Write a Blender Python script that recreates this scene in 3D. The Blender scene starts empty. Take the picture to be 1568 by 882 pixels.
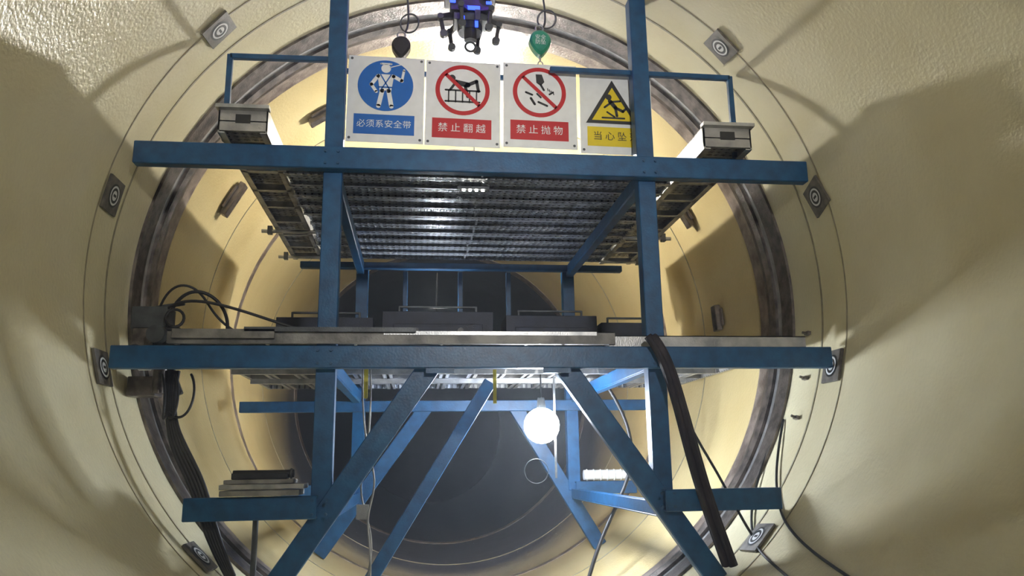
import bpy, bmesh, math, random
from mathutils import Vector, Matrix
random.seed(4)
C=bpy.context.collection
R=3.0
# ------------------------------------------------------------------ materials
def newmat(name):
    m=bpy.data.materials.new(name);m.use_nodes=True
    nt=m.node_tree;b=nt.nodes['Principled BSDF'];return m,nt,b
def N(nt,t,**k):
    n=nt.nodes.new(t)
    for a,v in k.items():setattr(n,a,v)
    return n
def paint(name,c1,c2,rough=.45,metal=0,scale=6,bump=.15,bscale=80,spread=(.35,.65),rvar=.0):
    m,nt,b=newmat(name)
    tc=N(nt,'ShaderNodeTexCoord');no=N(nt,'ShaderNodeTexNoise');no.inputs['Scale'].default_value=scale;no.inputs['Detail'].default_value=6
    nt.links.new(tc.outputs['Object'],no.inputs['Vector'])
    r=N(nt,'ShaderNodeValToRGB');r.color_ramp.elements[0].position=spread[0];r.color_ramp.elements[1].position=spread[1]
    r.color_ramp.elements[0].color=(*c1,1);r.color_ramp.elements[1].color=(*c2,1)
    nt.links.new(no.outputs['Fac'],r.inputs['Fac']);nt.links.new(r.outputs['Color'],b.inputs['Base Color'])
    b.inputs['Roughness'].default_value=rough;b.inputs['Metallic'].default_value=metal
    n2=N(nt,'ShaderNodeTexNoise');n2.inputs['Scale'].default_value=bscale;n2.inputs['Detail'].default_value=3
    nt.links.new(tc.outputs['Object'],n2.inputs['Vector'])
    bu=N(nt,'ShaderNodeBump');bu.inputs['Strength'].default_value=bump;bu.inputs['Distance'].default_value=.01
    nt.links.new(n2.outputs['Fac'],bu.inputs['Height']);nt.links.new(bu.outputs['Normal'],b.inputs['Normal'])
    return m
def flat(name,c,rough=.5,metal=0):
    return paint(name,tuple(x*.93 for x in c),c,rough,metal,12,.03)
def emis(name,c,s):
    m,nt,b=newmat(name);b.inputs['Base Color'].default_value=(*c,1);b.inputs['Emission Color'].default_value=(*c,1);b.inputs['Emission Strength'].default_value=s
    m.cycles.emission_sampling='NONE';return m
M={}
M['blue']=paint('blue_paint',(.003,.052,.145),(.006,.085,.22),.40,0,9,.12,60)
M['blued']=paint('blue_paint_worn',(.003,.042,.115),(.007,.07,.18),.45,0,9,.2,60)
M['steel']=paint('rusty_steel',(.17,.13,.105),(.42,.35,.30),.32,.4,7,.5,45)
M['dsteel']=paint('dark_steel',(.06,.05,.045),(.20,.17,.15),.32,.5,10,.4,50)
M['seam']=paint('seam_grey',(.24,.21,.13),(.34,.30,.2),.5,.0,14,.2)
M['black']=paint('black_rubber',(.008,.008,.01),(.02,.02,.022),.5,0,10,.2)
M['maroon']=paint('wrapped_hose',(.008,.005,.008),(.02,.012,.016),.8,0,9,.4,30)
M['dgrey']=paint('machine_grey',(.05,.055,.06),(.1,.11,.12),.45,.4,8,.2)
M['navy']=paint('navy_paint',(.008,.010,.022),(.014,.02,.045),.5,.1,8,.2)
M['wood']=paint('old_planks',(.11,.105,.10),(.30,.29,.27),.5,0,5,.4,40)
M['alu']=paint('aluminium',(.30,.31,.32),(.52,.52,.52),.35,.6,8,.2)
M['white']=flat('sign_white',(.80,.82,.82),.4)
M['sblue']=flat('sign_blue',(.006,.13,.50),.4)
M['sred']=flat('sign_red',(.50,.010,.015),.4)
M['syel']=flat('sign_yellow',(.78,.60,.01),.4)
M['sblack']=flat('sign_black',(.012,.012,.012),.4)
M['green']=paint('green_casing',(.01,.20,.12),(.02,.28,.17),.35,0,9,.1)
M['tgrey']=paint('target_grey',(.09,.08,.07),(.17,.155,.13),.5,0,15,.2)
M['yellow']=flat('yellow_strap',(.6,.5,.02))
M['lamp']=emis('lamp_glass',(.90,.95,1),80)
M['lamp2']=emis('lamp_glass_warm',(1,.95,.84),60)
M['lamp3']=emis('front_fill_glass',(1,.95,.85),20)
M['purple']=emis('led_purple',(.25,.05,1),10)
M['bluel']=emis('led_blue',(.03,.08,1),3)
def perforated(name,c1,c2):
    m=paint(name,c1,c2,.32,.35,5,.25,40);nt=m.node_tree;b=nt.nodes['Principled BSDF']
    tc=N(nt,'ShaderNodeTexCoord');v=N(nt,'ShaderNodeVectorMath',operation='MULTIPLY');v.inputs[1].default_value=(15,15,0)
    f=N(nt,'ShaderNodeVectorMath',operation='FRACTION');s=N(nt,'ShaderNodeVectorMath',operation='SUBTRACT');s.inputs[1].default_value=(.5,.5,0)
    l=N(nt,'ShaderNodeVectorMath',operation='LENGTH');nt.links.new(tc.outputs['Object'],v.inputs[0]);nt.links.new(v.outputs[0],f.inputs[0]);nt.links.new(f.outputs[0],s.inputs[0]);nt.links.new(s.outputs[0],l.inputs[0])
    mr=N(nt,'ShaderNodeMapRange');mr.inputs['From Min'].default_value=.13;mr.inputs['From Max'].default_value=.22
    nt.links.new(l.outputs['Value'],mr.inputs['Value'])
    mx=N(nt,'ShaderNodeMix',data_type='RGBA');mx.inputs[6].default_value=(.03,.033,.04,1)
    old=b.inputs['Base Color'].links[0].from_socket
    nt.links.new(mr.outputs[0],mx.inputs[0]);nt.links.new(old,mx.inputs[7]);nt.links.new(mx.outputs[2],b.inputs['Base Color'])
    bu=N(nt,'ShaderNodeBump');bu.inputs['Strength'].default_value=.8;bu.inputs['Distance'].default_value=.02
    m2=N(nt,'ShaderNodeMapRange');m2.inputs['From Min'].default_value=.22;m2.inputs['From Max'].default_value=.42;m2.inputs['To Min'].default_value=1;m2.inputs['To Max'].default_value=0
    nt.links.new(l.outputs['Value'],m2.inputs['Value']);nt.links.new(m2.outputs[0],bu.inputs['Height'])
    nt.links.new(b.inputs['Normal'].links[0].from_socket,bu.inputs['Normal']);nt.links.new(bu.outputs['Normal'],b.inputs['Normal'])
    return m
M['perf']=perforated('galvanised_perforated',(.32,.35,.42),(.50,.54,.62))
M['perfl']=perforated('galvanised_side_plank',(.27,.265,.26),(.46,.45,.43))
# pipe lining : cream epoxy paint, dark steel further down the bore with its unlit gloom painted in
def pipe_mat():
    m,nt,b=newmat('cream_epoxy_lining')
    tc=N(nt,'ShaderNodeTexCoord')
    no=N(nt,'ShaderNodeTexNoise');no.inputs['Scale'].default_value=.9;no.inputs['Detail'].default_value=7;nt.links.new(tc.outputs['Object'],no.inputs['Vector'])
    r=N(nt,'ShaderNodeValToRGB');e=r.color_ramp.elements
    e[0].position=.3;e[0].color=(.71,.64,.41,1);e[1].position=.65;e[1].color=(.82,.77,.54,1)
    nt.links.new(no.outputs['Fac'],r.inputs['Fac'])
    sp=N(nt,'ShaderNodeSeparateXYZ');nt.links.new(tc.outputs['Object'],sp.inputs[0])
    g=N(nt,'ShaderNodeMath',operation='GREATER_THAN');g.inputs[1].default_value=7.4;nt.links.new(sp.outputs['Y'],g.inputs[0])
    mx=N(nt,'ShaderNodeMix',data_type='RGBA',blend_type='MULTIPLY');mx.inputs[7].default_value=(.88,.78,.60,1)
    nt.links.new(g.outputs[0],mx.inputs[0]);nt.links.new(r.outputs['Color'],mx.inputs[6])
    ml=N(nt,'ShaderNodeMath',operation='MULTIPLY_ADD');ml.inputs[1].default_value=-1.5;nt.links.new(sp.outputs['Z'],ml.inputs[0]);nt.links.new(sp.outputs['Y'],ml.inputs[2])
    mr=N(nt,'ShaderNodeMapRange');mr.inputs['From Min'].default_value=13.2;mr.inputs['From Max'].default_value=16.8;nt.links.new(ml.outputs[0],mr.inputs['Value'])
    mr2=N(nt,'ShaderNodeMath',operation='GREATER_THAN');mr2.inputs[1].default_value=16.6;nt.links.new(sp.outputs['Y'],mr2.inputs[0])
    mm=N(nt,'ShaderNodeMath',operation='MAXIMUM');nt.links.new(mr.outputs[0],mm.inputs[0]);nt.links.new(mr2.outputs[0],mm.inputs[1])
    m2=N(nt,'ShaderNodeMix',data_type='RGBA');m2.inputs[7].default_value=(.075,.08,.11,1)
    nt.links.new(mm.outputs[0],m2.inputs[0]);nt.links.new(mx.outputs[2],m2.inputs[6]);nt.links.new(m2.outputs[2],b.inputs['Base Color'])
    b.inputs['Roughness'].default_value=.26
    n2=N(nt,'ShaderNodeTexNoise');n2.inputs['Scale'].default_value=34;n2.inputs['Detail'].default_value=2;nt.links.new(tc.outputs['Object'],n2.inputs['Vector'])
    n3=N(nt,'ShaderNodeTexNoise');n3.inputs['Scale'].default_value=1.3;nt.links.new(tc.outputs['Object'],n3.inputs['Vector'])
    bu=N(nt,'ShaderNodeBump');bu.inputs['Strength'].default_value=.35;bu.inputs['Distance'].default_value=.01;nt.links.new(n2.outputs['Fac'],bu.inputs['Height'])
    b3=N(nt,'ShaderNodeBump');b3.inputs['Strength'].default_value=.25;b3.inputs['Distance'].default_value=.05;nt.links.new(n3.outputs['Fac'],b3.inputs['Height'])
    nt.links.new(b3.outputs['Normal'],bu.inputs['Normal']);nt.links.new(bu.outputs['Normal'],b.inputs['Normal'])
    return m
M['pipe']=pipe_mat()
# ------------------------------------------------------------------ mesh builder
class B:
    def __init__(s):s.v=[];s.f=[];s.m=[];s.mats=[];s.sm=[]
    def mi(s,k):
        if k not in s.mats:s.mats.append(k)
        return s.mats.index(k)
    def add(s,vs,fs,k,smooth=False):
        o=len(s.v);s.v+= [tuple(v) for v in vs];i=s.mi(k)
        for f in fs:s.f.append(tuple(o+j for j in f));s.m.append(i);s.sm.append(smooth)
    def box(s,c,size,k,rot=None):
        c=Vector(c);h=[x/2 for x in size];vs=[]
        for x in(-1,1):
            for y in(-1,1):
                for z in(-1,1):
                    p=Vector((x*h[0],y*h[1],z*h[2]))
                    if rot is not None:p=rot@p
                    vs.append(c+p)
        s.add(vs,[(0,1,3,2),(4,6,7,5),(0,4,5,1),(2,3,7,6),(0,2,6,4),(1,5,7,3)],k)
    def frame(s,p1,p2,up=None):
        p1,p2=Vector(p1),Vector(p2);a=(p2-p1).normalized()
        ref=Vector(up) if up else (Vector((0,1,0)) if abs(a.y)<.8 else Vector((0,0,1)))
        u=a.cross(ref).normalized();v=u.cross(a).normalized()
        return p1,p2,a,u,v
    def rect(s,p1,p2,u,v,u0,u1,v0,v1,k):
        vs=[]
        for p in(p1,p2):
            for (x,y) in((u0,v0),(u1,v0),(u1,v1),(u0,v1)):vs.append(p+u*x+v*y)
        s.add(vs,[(3,2,1,0),(4,5,6,7),(0,1,5,4),(1,2,6,5),(2,3,7,6),(3,0,4,7)],k)
    def bar(s,p1,p2,w,d,k,up=None):
        p1,p2,a,u,v=s.frame(p1,p2,up);s.rect(p1,p2,u,v,-w/2,w/2,-d/2,d/2,k)
    def chan(s,p1,p2,w,d,k,t=.014,up=None):
        p1,p2,a,u,v=s.frame(p1,p2,up)
        s.rect(p1,p2,u,v,-w/2,w/2,-d/2,-d/2+t,k)
        s.rect(p1,p2,u,v,-w/2,-w/2+t,-d/2+t,d/2,k);s.rect(p1,p2,u,v,w/2-t,w/2,-d/2+t,d/2,k)
    def cyl(s,p1,p2,r,k,n=16,r2=None):
        p1,p2,a,u,v=s.frame(p1,p2);r2=r if r2 is None else r2;vs=[]
        for p,q in((p1,r),(p2,r2)):
            for i in range(n):
                t=2*math.pi*i/n;vs.append(p+u*math.cos(t)*q+v*math.sin(t)*q)
        s.add(vs,[(i,(i+1)%n,n+(i+1)%n,n+i) for i in range(n)],k,True)
        s.add(vs[:n],[tuple(range(n))[::-1]],k);s.add(vs[n:],[tuple(range(n))],k)
    def torus(s,c,ax,r,rr,k,n=24,m=8):
        c=Vector(c);ax=Vector(ax).normalized();ref=Vector((0,0,1)) if abs(ax.z)<.8 else Vector((1,0,0))
        u=ax.cross(ref).normalized();v=ax.cross(u);vs=[];fs=[]
        for i in range(n):
            t=2*math.pi*i/n;d=u*math.cos(t)+v*math.sin(t)
            for j in range(m):
                q=2*math.pi*j/m;vs.append(c+d*(r+rr*math.cos(q))+ax*rr*math.sin(q))
        for i in range(n):
            for j in range(m):fs.append((i*m+j,((i+1)%n)*m+j,((i+1)%n)*m+(j+1)%m,i*m+(j+1)%m))
        s.add(vs,fs,k,True)
    def poly(s,pts,k):s.add(pts,[tuple(range(len(pts)))],k)
    def obj(s,name,parent=None,bevel=0):
        me=bpy.data.meshes.new(name);me.from_pydata(s.v,[],s.f)
        for k in s.mats:me.materials.append(M[k])
        me.polygons.foreach_set('material_index',s.m);me.polygons.foreach_set('use_smooth',s.sm);me.update()
        o=bpy.data.objects.new(name,me);C.objects.link(o)
        if parent:o.parent=parent
        if bevel:
            b=o.modifiers.new('bevel','BEVEL');b.width=bevel;b.segments=1;b.limit_method='ANGLE'
        return o
def empty(name):
    o=bpy.data.objects.new(name,None);C.objects.link(o);o.empty_display_size=.1;return o
def cable(name,pts,r,k,parent=None):
    cu=bpy.data.curves.new(name,'CURVE');cu.dimensions='3D';cu.bevel_depth=r;cu.bevel_resolution=3;cu.resolution_u=8
    sp=cu.splines.new('NURBS');sp.points.add(len(pts)-1)
    for i,p in enumerate(pts):sp.points[i].co=(*p,1)
    sp.use_endpoint_u=True;sp.order_u=4;cu.materials.append(M[k])
    o=bpy.data.objects.new(name,cu);C.objects.link(o)
    if parent:o.parent=parent
    return o
def cp(y,ang,r=R):
    a=math.radians(ang);return (r*math.cos(a),y,r*math.sin(a))
# ------------------------------------------------------------------ pipe shell
def tube_shell(name,y0,y1,r,k,n=192,ny=8,flip=True):
    b=B();vs=[];fs=[]
    for j in range(ny+1):
        y=y0+(y1-y0)*j/ny
        for i in range(n):
            t=2*math.pi*i/n;vs.append((r*math.cos(t),y,r*math.sin(t)))
    for j in range(ny):
        for i in range(n):fs.append((j*n+i,j*n+(i+1)%n,(j+1)*n+(i+1)%n,(j+1)*n+i))
    b.add(vs,fs,k,True);return b.obj(name)
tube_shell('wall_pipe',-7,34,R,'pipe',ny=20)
def ring_profile(b,prof,k,n=192):
    m=len(prof);vs=[];fs=[]
    for i in range(n):
        t=2*math.pi*i/n
        for y,r in prof:vs.append((r*math.cos(t),y,r*math.sin(t)))
    for i in range(n):
        for j in range(m):fs.append((i*m+j,((i+1)%n)*m+j,((i+1)%n)*m+(j+1)%m,i*m+(j+1)%m))
    b.add(vs,fs,k,False)
b=B()
ring_profile(b,[(6.95,3.0),(6.95,2.975),(7.16,2.97),(7.16,3.0)],'dsteel')
ring_profile(b,[(7.16,3.0),(7.16,2.985),(7.26,2.985),(7.26,3.0)],'alu')
ring_profile(b,[(7.26,3.0),(7.26,2.955),(7.34,2.94),(7.42,2.955),(7.42,3.0)],'dsteel')
ring_profile(b,[(7.42,3.0),(7.42,2.98),(7.66,2.98),(7.66,3.0)],'steel')
b.obj('trim_weld_band')
b=B()
for y,w,k in((6.02,.012,'seam'),(6.42,.02,'seam'),(9.3,.02,'seam'),(10.75,.14,'steel'),(13.0,.04,'seam'),(16.4,.35,'steel')):
    ring_profile(b,[(y,3.0),(y,2.994),(y+w,2.994),(y+w,3.0)],k)
b.obj('trim_seam_rings')
for i,(y,a,l) in enumerate(((8.6,151,.42),(8.57,124,.34),(8.66,29,.42),(8.74,3,.30))):
    b=B();c=Vector(cp(y,a,2.94));rot=Matrix.Rotation(-math.radians(a),3,'Y')
    b.box(c,(.07,.13,l),'dsteel',rot);b.box(Vector(cp(y,a,2.97)),(.03,.22,l*.7),'dsteel',rot)
    b.obj('welded_lug',bevel=.008)
for y,a in((6.67,-7),(6.64,-15),(6.64,-22)):
    b=B();rot=Matrix.Rotation(-math.radians(a),3,'Y')
    b.box(Vector(cp(y,a,2.98)),(.03,.07,.03),'dsteel',rot);b.cyl(cp(y,a,2.99),cp(y,a,2.93),.012,'dsteel',8)
    b.obj('wall_cable_clip')
def target(y,a,tw=0):
    b=B();t=math.radians(a);n=Vector((-math.cos(t),0,-math.sin(t)));u=Vector((-math.sin(t),0,math.cos(t)));v=Vector((0,1,0))
    cs,sn=math.cos(tw),math.sin(tw);u,v=u*cs+v*sn,v*cs-u*sn
    c=Vector(cp(y,a,2.98))
    rot=Matrix((u,v,n)).transposed()
    b.box(c,(.27,.27,.02),'tgrey',rot)
    def disc(r,h,k,r0=0):
        k_=28;vs=[];
        for i in range(k_):
            q=2*math.pi*i/k_;vs.append(c+n*h+(u*math.cos(q)+v*math.sin(q))*r)
        if r0:
            for i in range(k_):
                q=2*math.pi*i/k_;vs.append(c+n*h+(u*math.cos(q)+v*math.sin(q))*r0)
            b.add(vs,[(i,(i+1)%k_,k_+(i+1)%k_,k_+i) for i in range(k_)],k)
        else:b.poly(vs,k)
    disc(.095,.0125,'sblack');disc(.078,.015,'white',.062);disc(.04,.015,'white')
    b.box(c+n*.017,(.02,.045,.002),'sblack',rot)
    b.obj('survey_target_plate')
for y,a,tw in((6.08,137,.1),(6.09,45,-.1),(6.18,168,0),(6.14,14.5,.3),(6.25,-166,0),(6.18,-14,0),(6.23,-44,.1),(6.32,-135,0)):target(y,a,tw)
# ------------------------------------------------------------------ scaffold
S=empty('work_scaffold')
YF,YB=6.276,9.89;XL,XR=-1.24,1.40
b=B()
for Y in(YF,YB):
    for X in(XL,XR):
        zt=math.sqrt(2.98**2-X*X)
        b.bar((X,Y,-1.80),(X,Y,zt if Y==YF else 1.05),.15,.13,'blue')
def hb(x0,x1,y,z,h=.17,k='blue'):
    b.chan((x0,y,z),(x1,y,z),h,.10,k)
yf=YF-.12
hb(-2.77,2.81,yf,.965,.185);hb(-2.80,2.86,yf,-.655,.17)
hb(-2.20,XL-.02,yf,-1.765,.165);hb(XR-.02,2.32,yf,-1.77,.165)
yb=YB-.1
hb(-2.63,2.33,yb,-.77,.13,'blued');hb(-2.0,2.1,yb,.99,.08,'blued')
hb(-2.1,XL,yb,-1.76,.15,'blued');hb(XR,2.16,yb,-1.77,.15,'blued')
for X in(XL-.02,XR+.02):
    for z in(.96,-.66):b.chan((X,YF,z),(X,YB,z),.09,.14,'blue',up=(0,0,1))
def brace(p1,p2,w=.17,k='blue',t=.10):
    b.chan(p1,p2,w,t,k)
yy=YF-.02
brace((-.36,yy,-.60),(-1.66,yy,-2.48),.17);brace((.56,yy,-.60),(1.80,yy,-2.38),.17)
brace((-.42,YB,-.77),(-1.66,YB,-2.48),.17,'blued');brace((.66,YB,-.74),(1.70,YB,-2.46),.17,'blued')
brace((.20,8.0,-.66),(-1.10,8.0,-2.76),.13,'blue')
for X in(XL,XR):b.chan((X,YF,-1.84),(X,YB,-1.84),.08,.12,'blued',up=(0,0,1))
b.cyl((-1.72,6.3,-1.84),(-1.72,6.3,-2.44),.022,'dgrey')
for X in(-.7,0,.62):b.bar((X,YB,-.45),(X,YB,.95),.06,.06,'blued')
fr=b.obj('frame',S,.006)
b=B()
for X in(XL,XR):
    for z in(.965,-.655,-1.765):
        for dx in(-.05,.05):
            for dz in(-.05,.05):b.cyl((X+dx,yf-.048,z+dz),(X+dx,yf-.066,z+dz),.012,'blued',6)
for x0,s in((-.36,1),(.56,-1)):
    b.box((x0,yf-.03,-.72),(.22,.012,.12),'blue')
b.obj('bolts_and_gussets',S)
b=B()
for X,x2 in((-2.13,XL),(2.25,.6)):
    b.bar((X,YF+.02,1.15),(X,YF+.02,1.93),.045,.045,'blue')
    b.bar((X,YF+.02,1.915),(x2,YF+.02,1.925),.045,.045,'blue')
b.bar((XL,YF+.16,1.90),(.6,YF+.16,1.90),.04,.04,'blue')
b.obj('guard_rail',S,.004)
def plank_x(b,x0,x1,y,w,z,t,k,step=.6):
    b.box(((x0+x1)/2,y,z+t-.004),(x1-x0,w,.008),k)
    for s in(-1,1):
        b.box(((x0+x1)/2,y+s*(w/2-.004),z+t/2),(x1-x0,.008,t),k)
        b.box(((x0+x1)/2,y+s*(w/2-.022),z+.004),(x1-x0,.03,.008),k)
    n=int((x1-x0)/step)
    for i in range(n+1):
        x=x0+.02+(x1-x0-.04)*i/n;b.box((x,y,z+t*.5),(.02,w-.02,t*.7),k)
def plank_y(b,x,w,y0,y1,z,t,k,step=.5):
    b.box((x,(y0+y1)/2,z+t-.004),(w,y1-y0,.008),k)
    for s in(-1,1):
        b.box((x+s*(w/2-.004),(y0+y1)/2,z+t/2),(.008,y1-y0,t),k)
        b.box((x+s*(w/2-.022),(y0+y1)/2,z+.004),(.03,y1-y0,.008),k)
    n=max(2,int((y1-y0)/step))
    for i in range(n+1):
        y=y0+.02+(y1-y0-.04)*i/n;b.box((x,y,z+t*.5),(w-.02,.025,t*.8),k)
b=B();n=12
for i in range(n):
    y=YF+.15+i*(YB-YF-.1)/n
    j=random.uniform(-.03,.03)
    plank_x(b,-1.72+j,1.84+j,y,.285,1.085,.04,'perf',1.2)
b.obj('upper_deck_planks',S)
b=B()
for X,W in((-1.925,.38),(2.06,.42)):
    y0,y1=6.0,9.95;z0=1.10;t=.20
    b.box((X,(y0+y1)/2,z0+.10),(W-.02,y1-y0,.01),'perfl')
    b.box((X,(y0+y1)/2,z0+t),(W,y1-y0,.01),'perfl')
    for s in(-1,1):
        b.box((X+s*(W/2-.006),(y0+y1)/2,z0+t/2),(.012,y1-y0,t),'alu')
        b.box((X+s*(W/2-.03),(y0+y1)/2,z0+.004),(.05,y1-y0,.008),'alu')
    b.box((X,y0+.01,z0+t*.55),(W,.02,t*.9),'perfl');b.box((X,y0-.005,z0+t*.6),(W*.3,.012,t*.35),'sblack')
    b.box((X,y0-.02,z0+t+.005),(W+.03,.08,.03),'alu')
    for i in range(8):
        y=6.35+i*.5;b.box((X,y,z0+.03),(W-.03,.05,.06),'alu')
    sg=-1 if X<0 else 1
    for y in(8.6,9.7):
        b.cyl((X-sg*.25,y,z0-.03),(X+sg*.33,y,z0-.03),.022,'alu',12);b.box((X+sg*.24,y,z0-.02),(.05,.06,.09),'dgrey')
b.obj('upper_deck_side_walkways',S)
b=B();b.box((-.03,7.05,1.07),(.30,.05,.025),'dgrey')  # glowing dots added to stand in for glints on the deck underside
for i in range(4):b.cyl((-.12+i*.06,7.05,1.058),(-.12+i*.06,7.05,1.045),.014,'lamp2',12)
b.obj('deck_glint_dots',S)
b=B()
xs=-2.2
while xs<2.6:
    wd=.27
    if not (.2<xs<.3):
        plank_y(b,xs,wd,YF+.3,YB+.05,-.545,.06,'perfl' if (xs<-1.3 or xs>.1) else 'perf')
    xs+=.30
for y in(6.9,7.8,8.7):b.bar((-2.3,y,-.575),(2.5,y,-.575),.05,.05,'alu')
plank_x(b,-2.42,1.05,YF+.02,.26,-.545,.10,'wood')
plank_x(b,1.0,2.68,YF+.04,.26,-.56,.09,'alu')
b.box((-1.2,YF-.13,-.44),(1.3,.04,.035),'dgrey')
b.box((-2.0,YF-.10,-.475),(.75,.10,.07),'wood');b.box((.05,YF-.10,-.46),(1.7,.03,.03),'alu')
b.obj('middle_deck_planks',S)
# ------------------------------------------------------------------ equipment on middle deck
def power_source(x,w,h,y=9.45):
    b=B();z0=-.47
    b.box((x,y,z0+h/2+.06),(w,.6,h),'navy')
    b.box((x,y-.31,z0+h*.72),(w*.8,.02,h*.3),'navy')
    for i in range(5):b.box((x,y-.31,z0+.16+i*.05),(w*.75,.02,.018),'dgrey')
    for s in(-1,1):
        b.cyl((x+s*w*.2,y-.31,z0+h*.75),(x+s*w*.2,y-.35,z0+h*.75),.035,'sblack')
        b.cyl((x+s*(w/2-.05),y-.2,z0+.05),(x+s*(w/2-.05),y+.2,z0+.05),.05,'black')
    b.bar((x-w*.35,y-.2,z0+h+.13),(x+w*.35,y-.2,z0+h+.13),.025,.025,'dgrey')
    for s in(-1,1):b.bar((x+s*w*.35,y-.2,z0+h+.05),(x+s*w*.35,y-.2,z0+h+.14),.025,.025,'dgrey')
    b.box((x+w*.25,y-.325,z0+h*.62),(.09,.01,.06),'white')
    b.obj('welding_power_source',bevel=.012)
power_source(-1.6,1.1,.62);power_source(-.3,1.3,.70);power_source(1.05,1.1,.66);power_source(2.0,.7,.58)
# ------------------------------------------------------------------ signs
def sign(name,x0,zt,tilt,kind,txt,bk,tk,y=6.375,Wd=.655,Hd=.80):
    s=Wd/118.0
    e=empty(name);b=B()
    b.box((Wd/2,0,-Hd/2),(Wd,.006,Hd),'white')
    def P(x,yy,d):return Vector((x*s,-.004-d*.0012,-yy*s))
    def disc(cx,cy,r,k,d,r0=0,n=48):
        vs=[P(cx+r*math.cos(2*math.pi*i/n),cy-r*math.sin(2*math.pi*i/n),d) for i in range(n)]
        b.poly(vs,k)
    def pol(pts,k,d):b.poly([P(x,yy,d) for x,yy in pts],k)
    def st(x0_,y0_,x1_,y1_,w,k,d):
        dx,dy=x1_-x0_,y1_-y0_;l=math.hypot(dx,dy);nx,ny=-dy/l*w/2,dx/l*w/2
        pol([(x0_+nx,y0_+ny),(x1_+nx,y1_+ny),(x1_-nx,y1_-ny),(x0_-nx,y0_-ny)],k,d)
        disc(x0_,y0_,w/2,k,d,n=10);disc(x1_,y1_,w/2,k,d,n=10)
    cx,cy=58,49
    if kind=='harness':
        disc(cx,cy,43,'sblue',1);disc(cx,20,7.5,'white',2);st(cx-8,12,cx+8,12,3,'white',2)
        pol([(cx-13,30),(cx+13,30),(cx+9,58),(cx-9,58)],'white',2)
        st(cx-12,33,cx-22,48,6,'white',2);st(cx-22,48,cx-14,60,5,'white',2);st(cx+12,33,cx+25,40,6,'white',2);st(cx+25,40,cx+28,22,4,'white',2)
        st(cx-5,58,cx-10,84,7,'white',2);st(cx+5,58,cx+10,84,7,'white',2)
        st(cx-8,31,cx+6,55,2,'sblue',3);st(cx+8,31,cx-6,55,2,'sblue',3);st(cx-11,52,cx+11,52,2.4,'sblue',3);st(cx,58,cx,72,1.6,'sblue',3)
        st(cx+6,18,cx+30,10,1.5,'white',2)
    elif kind in('climb','throw'):
        disc(cx,cy,43,'sred',1);disc(cx,cy,36,'white',2)
        if kind=='climb':
            for i in range(5):st(cx-22+i*11,50,cx-22+i*11,70,2.2,'sblack',3)
            st(cx-27,50,cx+27,50,3,'sblack',3);st(cx-27,69,cx+27,69,3,'sblack',3)
            disc(cx-17,29,5.5,'sblack',3);st(cx-12,36,cx+8,40,9,'sblack',3);st(cx-12,38,cx-20,50,4,'sblack',3);st(cx+8,40,cx+22,33,6,'sblack',3);st(cx+22,33,cx+25,50,5,'sblack',3);st(cx+4,42,cx+8,60,5,'sblack',3)
        else:
            pol([(cx-6,18),(cx+4,18),(cx+8,31),(cx+2,38),(cx-5,33)],'sblack',3);st(cx+2,36,cx+7,45,3.5,'sblack',3)
            st(cx-22,50,cx-12,54,3.5,'sblack',3);st(cx-14,60,cx-8,70,4,'sblack',3);st(cx-4,52,cx+2,58,3,'sblack',3);st(cx-2,66,cx+12,72,3.5,'sblack',3);st(cx+12,60,cx+18,64,3,'sblack',3);st(cx+16,52,cx+22,48,3,'sblack',3)
            for i in range(4):st(cx+13+i*3,42+i*2,cx+14+i*3,46+i*2,1.5,'sblack',3)
        st(cx-27,cy-26,cx+27,cy+26,6,'sred',4)
    else:
        pol([(53,16),(97,92),(9,92)],'sblack',1);pol([(53,29),(87,86.5),(19,86.5)],'syel',2)
        disc(47,46,5,'sblack',3);st(49,53,58,64,7,'sblack',3);st(52,54,66,52,3.5,'sblack',3);st(50,56,40,64,3.5,'sblack',3);st(58,64,70,70,5,'sblack',3);st(70,70,76,64,4,'sblack',3);st(58,65,60,78,4.5,'sblack',3);st(36,82,72,82,3,'sblack',3);st(44,72,56,80,3,'sblack',3)
    pol([(11,98),(104,98),(104,131),(11,131)],bk,1)
    for x in(5,113):
        for y_ in(5,138):disc(x,y_,2.2,'dgrey',2,n=12)
    o=b.obj('panel',e)
    cu=bpy.data.curves.new('lettering','FONT');cu.body=txt;cu.align_x='CENTER';cu.align_y='CENTER'
    cu.size=(.076 if len(txt)>4 else .088);cu.space_character=1.05 if len(txt)>4 else 1.5;cu.offset=0.0;cu.extrude=.0004;cu.materials.append(M[tk])
    t=bpy.data.objects.new('lettering',cu);C.objects.link(t);t.parent=e
    t.location=(57.5*s,-.0075,-114.5*s);t.rotation_euler=(math.pi/2,0,0)
    e.location=(x0,y,zt);e.rotation_euler=(0,tilt,0)
sign('safety_harness_sign',-1.155,2.02,.012,'harness','必须系安全带','sblue','white')
sign('no_climbing_sign',-.485,2.015,.015,'climb','禁止翻越','sred','white',y=6.39)
sign('no_throwing_sign',.195,2.015,.012,'throw','禁止抛物','sred','white')
sign('fall_hazard_sign',.885,1.985,.015,'fall','当心坠落','syel','sblack',y=6.39)
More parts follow.
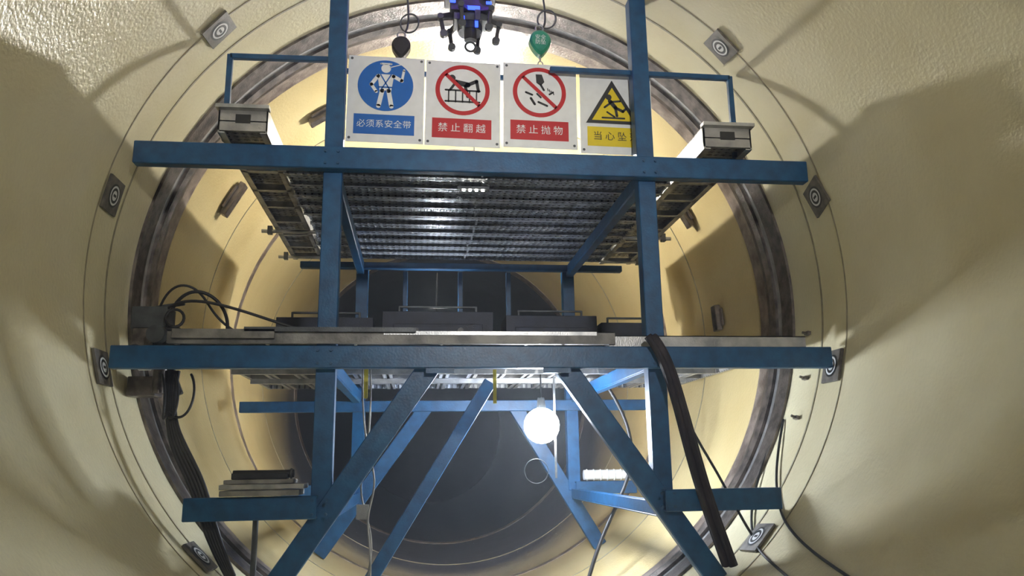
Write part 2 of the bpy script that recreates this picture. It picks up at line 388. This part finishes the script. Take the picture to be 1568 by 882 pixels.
# ------------------------------------------------------------------ retractable fall arresters
def arrester(x,y,z,k,txt=None,sc=1.0):
    e=empty('retractable_fall_arrester');b=B()
    prof=[]
    for i in range(28):
        t=2*math.pi*i/28;r=.098*sc
        px=r*math.sin(t);pz=r*math.cos(t)*1.1
        if pz<0:px*=1-.55*min(1,(abs(pz)/(.12*sc)))**1.5;pz*=1.3
        prof.append((px,pz))
    n=len(prof)
    vs=[(x+a,y-.035,z+c) for a,c in prof]+[(x+a,y+.035,z+c) for a,c in prof]
    vs+=[(x+a*.8,y-.055,z+c*.8) for a,c in prof]
    b.add(vs[:2*n],[(i,(i+1)%n,n+(i+1)%n,n+i) for i in range(n)],k,True)
    b.add(vs[:n]+vs[2*n:],[(i,n+i,n+(i+1)%n,(i+1)%n) for i in range(n)],k)
    b.poly(vs[2*n:],k);b.poly(vs[n:2*n][::-1],k)
    b.torus((x,y,z+.14*sc),(0,1,0),.035,.009,'alu',16,6)
    b.cyl((x,y,z-.13*sc),(x,y,z-.19*sc),.008,'alu',8);b.torus((x,y,z-.21*sc),(0,1,0),.022,.006,'alu',14,6)
    b.torus((x+.07,y,z+.24),(.3,1,.2),.085,.008,'dgrey',24,6)
    b.obj('casing',e)
    zt=math.sqrt(2.99**2-(x+.04)**2)
    cable('sling',[(x+.03,y,z+.15),(x+.10,y+.02,z+.25),(x+.02,y+.02,zt-.15),(x+.04,y+.02,zt)],.009,'dgrey',e)
    bb=B();bb.torus((x+.04,y+.02,zt-.03),(1,0,0),.05,.012,'steel',16,6);bb.obj('anchor_ring',e)
    if txt:
        cu=bpy.data.curves.new('lettering','FONT');cu.body=txt;cu.align_x='CENTER';cu.align_y='CENTER';cu.size=.05;cu.materials.append(M['white'])
        t=bpy.data.objects.new('lettering',cu);C.objects.link(t);t.parent=e;t.location=(x,y-.057,z);t.rotation_euler=(math.pi/2,0,0)
arrester(.54,6.45,2.27,'green','安全\n防坠')
arrester(-.71,6.45,2.16,'black',None,.85)
# ------------------------------------------------------------------ hoist trolley with LEDs
def hoist():
    e=empty('hoist_trolley');b=B();x,y,z=-.10,6.40,2.40
    b.cyl((x,y,z-.10),(x,y,z+.16),.11,'navy',20);b.cyl((x,y,z+.16),(x,y,2.97),.05,'dgrey',14)
    b.box((x,y,2.94),(.34,.3,.06),'dsteel')
    b.box((x,y,z+.28),(.46,.2,.16),'black');b.box((x,y-.02,z+.0),(.3,.2,.07),'dgrey')
    b.box((x,y-.05,z+.12),(.36,.16,.14),'black')
    for i in range(6):
        a=math.radians(i*60+10);dx,dy=math.cos(a),math.sin(a)
        p0=Vector((x+dx*.1,y+dy*.1,z+.08));p1=Vector((x+dx*.27,y+dy*.27,z+.02));p2=Vector((x+dx*.24,y+dy*.24,z-.14))
        b.bar(p0,p1,.045,.04,'black');b.bar(p1,p2,.034,.034,'black');b.cyl(p2-Vector((0,.02,0)),p2+Vector((0,.02,0)),.035,'dgrey',12)
        b.cyl(p1+Vector((0,-.03,0)),p1+Vector((0,.03,0)),.028,'dgrey',10)
    b.cyl((x,y-.05,z-.1),(x,y-.05,z-.2),.055,'black',14);b.torus((x,y-.05,z-.26),(0,1,0),.045,.012,'dgrey',16,6)
    b.box((x+.06,y-.14,z+.0),(.05,.03,.10),'dgrey')
    for s in(-1,1):
        b.cyl((x+s*.135,y-.12,z+.20),(x+s*.135,y-.155,z+.20),.05,'black',14)
        b.box((x+s*.135,y-.112,z+.27),(.035,.02,.06),'purple')
        b.box((x+s*.16,y-.135,z+.13),(.05,.012,.03),'bluel')
    b.box((x,y-.14,z+.07),(.16,.012,.04),'bluel');b.box((x+.05,y-.125,z-.07),(.03,.01,.08),'bluel');b.box((x-.07,y-.125,z-.03),(.03,.01,.06),'bluel')
    b.obj('body',e,.004)
    for dx in(-.13,.13):
        l=bpy.data.lights.new('led','POINT');l.energy=4;l.color=(.25,.1,1);l.shadow_soft_size=.02
        o=bpy.data.objects.new('led',l);C.objects.link(o);o.parent=e;o.location=(x+dx,y-.20,z+.26)
hoist()
# ------------------------------------------------------------------ lamps
def globe_lamp(name,c,r,k,hang,power,col):
    e=empty(name);x,y,z=c
    bm=bmesh.new();bmesh.ops.create_icosphere(bm,subdivisions=3,radius=r)
    me=bpy.data.meshes.new('globe');bm.to_mesh(me);bm.free()
    for p in me.polygons:p.use_smooth=True
    me.materials.append(M[k]);o=bpy.data.objects.new('globe',me);C.objects.link(o);o.location=c;o.parent=e
    l=bpy.data.lights.new('bulb_light','POINT');l.energy=power;l.color=col;l.shadow_soft_size=r*1.04
    o=bpy.data.objects.new('bulb_light',l);C.objects.link(o);o.parent=e;o.location=c
    b=B();b.cyl((x,y,z+r*.9),(x,y,z+r+.10),.05,'dgrey',16,.035);b.cyl((x,y,z+r+.10),(x,y,hang),.008,'black',8)
    b.obj('socket',e)
    return e
L=globe_lamp('work_lamp',(.72,8.0,-1.10),.18,'lamp',-.56,3000,(.76,.85,1))
b=B();b.bar((.86,8.02,-.60),(.86,8.02,-1.62),.02,.02,'alu');b.torus((.66,8.02,-1.55),(0,1,0),.12,.004,'dgrey',28,6);b.obj('hanger_rod',L)
globe_lamp('work_lamp',(.15,9.4,2.2),.06,'lamp2',2.97,5000,(1,.97,.91))
globe_lamp('work_lamp',(-.3,9.95,.25),.06,'lamp2',.95,800,(.85,.92,1))
def front_fill():
    e=empty('added_fill_lamp');b=B();c=Vector((.7,-1.6,1.1))  # unseen lamp added behind the camera as front fill
    b.box(c,(.5,.12,.36),'dgrey');b.box(c+Vector((0,.065,0)),(.44,.01,.30),'lamp3')
    b.cyl(c-Vector((0,0,.18)),(c.x,c.y,-2.0),.025,'dgrey')
    for a in(90,210,330):
        t=math.radians(a);px=c.x+.5*math.cos(t);b.cyl((c.x,c.y,-1.8),(px,c.y+.5*math.sin(t),-math.sqrt(8.9-px*px)),.018,'dgrey')
    b.obj('body',e)
    l=bpy.data.lights.new('front_fill_light','AREA');l.shape='RECTANGLE';l.size=.44;l.size_y=.30;l.energy=48;l.color=(1,.98,.95);l.spread=math.radians(60)
    o=bpy.data.objects.new('front_fill_light',l);C.objects.link(o);o.parent=e;o.location=c+Vector((0,.08,0));o.rotation_euler=(math.radians(90),0,math.radians(5))
front_fill()
# ------------------------------------------------------------------ welding carriage (left)
def carriage():
    e=empty('orbital_welding_carriage');b=B();x,y,z=-2.62,6.66,-.52
    b.box((x,y,z),(.34,.30,.30),'dsteel');b.box((x-.06,y-.02,z+.24),(.28,.22,.18),'dgrey');b.box((x+.10,y-.17,z+.02),(.2,.06,.26),'black')
    b.cyl((x+.05,y-.30,z+.08),(x+.05,y-.1,z+.08),.07,'dgrey');b.cyl((x-.1,y-.28,z-.05),(x-.1,y-.1,z-.05),.05,'black')
    b.cyl((x+.02,y,z-.15),(x+.02,y,z-.36),.055,'dsteel');b.cyl((x+.22,y-.05,z-.02),(x+.36,y-.05,z-.02),.035,'alu')
    b.bar((x+.10,y-.1,z-.1),(x+.22,y-.12,z-.38),.05,.05,'black');b.bar((x-.15,y-.1,z+.3),(x+.2,y-.1,z+.36),.03,.03,'dgrey')
    b.box((x-.12,y+.1,z-.30),(.22,.2,.16),'dsteel');b.torus((x+.16,y-.2,z+.22),(0,1,0),.07,.014,'black',18,6)
    for dz in(-.3,.25):b.cyl((x-.18,y+.15,z+dz),(x-.18,y+.30,z+dz),.05,'alu')
    b.box((x+.16,y-.2,z-.14),(.1,.05,.08),'steel');b.box((x-.04,y-.19,z-.17),(.1,.04,.05),'white')
    b.obj('body',e,.008)
    cable('feed_hose',[(x+.1,y-.1,z+.3),(x+.2,y-.15,z+.5),(x+.5,y-.1,z+.45),(x+.55,y,z+.18),(x+.5,y,z+.08)],.014,'black',e)
    cable('feed_hose_2',[(x+.05,y-.1,z+.3),(x+.2,y-.2,z+.42),(x+.7,y-.1,z+.3),(x+1.1,y,z+.16),(x+1.3,y,z+.12)],.012,'black',e)
    cable('feed_hose_3',[(x+.0,y-.1,z+.3),(x+.1,y-.2,z+.55),(x+.38,y-.1,z+.5),(x+.42,y,z+.2),(x+.7,y,z+.10)],.010,'black',e)
carriage()
e=empty('cable_bundle')
for i in range(5):
    o=i*.022-.04
    cable('cable_%d'%(i+1),[(-2.46+o,6.5,-.72),(-2.44+o*.4,6.4,-1.02),(-2.36+o,6.35,-1.30+o*.6),(-2.14+o*1.2,6.32,-1.6),(-2.05+o,6.30,-1.95),(-1.88+o*.6,6.30,-2.25)],.016,'black',e)
for k,(dx,dz) in enumerate(((0,.0),(.12,.05),(-.1,-.03))):
    cable('loop_%d'%(k+1),[(-2.42+dx,6.45,-.75),(-2.30+dx,6.3,-.95+dz),(-2.38+dx,6.3,-1.2),(-2.42,6.35,-1.05)],.01,'black',e)
e=empty('hose_bundle')
for i in range(5):
    a=i*math.pi*2/5;ox,oy=.028*math.cos(a),.028*math.sin(a)
    cable('hose_%d'%(i+1),[(1.30+ox,6.02+oy,-.50),(1.40+ox,6.02+oy,-.62),(1.50+ox,6.02+oy,-1.0),(1.60+ox*1.3,6.05+oy,-1.45),(1.71+ox*1.2,6.07+oy,-1.85),(1.86+ox*1.3,6.12+oy,-2.26)],.028,'maroon',e)
def wall_cable(name,lst,r=.011):
    cable(name,[cp(y,a,2.985) for y,a in lst],r,'black')
wall_cable('power_cable',[(6.9,-22),(6.75,-30),(6.3,-38),(5.8,-42),(5.2,-45),(4.6,-47),(3.8,-50)])
wall_cable('power_cable',[(7.0,-28),(6.9,-36),(6.4,-44),(5.9,-47),(5.3,-49),(4.6,-52)])
cable('power_cable',[(1.45,6.2,-.6),(1.6,6.3,-1.1),(1.9,6.4,-1.5),(2.1,6.4,-1.95),(2.14,6.3,-2.07)],.011,'black')
cable('power_cable',[(1.5,8.5,-.6),(1.8,8.4,-1.1),(1.75,8.3,-1.7),(1.3,8.2,-2.2),(1.1,8,-2.75)],.02,'black')
cable('power_cable',[(-1.0,6.9,-.55),(-1.02,6.9,-1.2),(-.80,6.9,-1.6),(-1.0,6.9,-1.9),(-.85,6.9,-2.3),(-.95,6.9,-2.8)],.008,'wood')
cable('power_cable',[(-.95,7,-.55),(-.9,7,-1.3),(-1.1,7,-1.65),(-.8,7,-2.1),(-1.0,7,-2.6),(-1.0,7,-2.8)],.008,'wood')
b=B();b.box((-.98,7.0,-.75),(.035,.01,.3),'yellow');b.box((-.98,6.98,-1.85),(.10,.05,.12),'wood');b.obj('lifting_strap')
b=B();b.box((.15,7.0,-.80),(.03,.01,.3),'yellow');b.obj('lifting_strap')
b=B()
b.box((-1.66,6.2,-1.655),(.56,.30,.04),'wood');b.box((-1.65,6.2,-1.61),(.60,.26,.035),'alu');b.box((-1.68,6.22,-1.575),(.5,.2,.03),'wood')
b.obj('plank_offcuts',bevel=.004)
b=B();b.box((-1.68,6.2,-1.535),(.40,.14,.045),'black');b.cyl((-1.88,6.2,-1.52),(-1.44,6.2,-1.52),.03,'black',12);b.torus((-1.46,6.2,-1.52),(1,0,0),.03,.012,'dgrey',14,6);b.obj('grinder_case',bevel=.006)
b=B();b.cyl((1.50,9.75,-1.62),(2.10,9.75,-1.62),.06,'white',16)
for i in range(7):b.torus((1.54+i*.085,9.75,-1.62),(1,0,0),.06,.01,'white',16,6)
b.obj('wrapped_pipe')
# ------------------------------------------------------------------ world & camera
w=bpy.data.worlds.new('w');bpy.context.scene.world=w;w.use_nodes=True
w.node_tree.nodes['Background'].inputs[0].default_value=(.5,.6,.8,1);w.node_tree.nodes['Background'].inputs[1].default_value=.02
v=w.node_tree.nodes.new('ShaderNodeVolumeScatter');v.inputs['Color'].default_value=(.85,.91,1,1);v.inputs['Density'].default_value=.009;v.inputs['Anisotropy'].default_value=.4
w.node_tree.links.new(v.outputs[0],w.node_tree.nodes['World Output'].inputs['Volume'])
try:
    bpy.context.scene.view_settings.view_transform='Standard'
    bpy.context.scene.view_settings.exposure=.05
except Exception:pass
cx,cz,yaw,pit,rol,f=-.5335,-1.4758,.1210,.2197,-.0153,1478.1
F=Vector((math.sin(yaw)*math.cos(pit),math.cos(yaw)*math.cos(pit),math.sin(pit)))
R0=Vector((math.cos(yaw),-math.sin(yaw),0));U0=R0.cross(F)
A=R0*math.cos(rol)+U0*math.sin(rol);U=-R0*math.sin(rol)+U0*math.cos(rol)
cd=bpy.data.cameras.new('camera');cd.sensor_width=36;cd.lens=36*f/1920;cd.clip_start=.05;cd.clip_end=200
co=bpy.data.objects.new('camera',cd);C.objects.link(co)
m=Matrix((A,U,-F)).transposed().to_4x4();m.translation=Vector((cx,0,cz));co.matrix_world=m
bpy.context.scene.camera=co
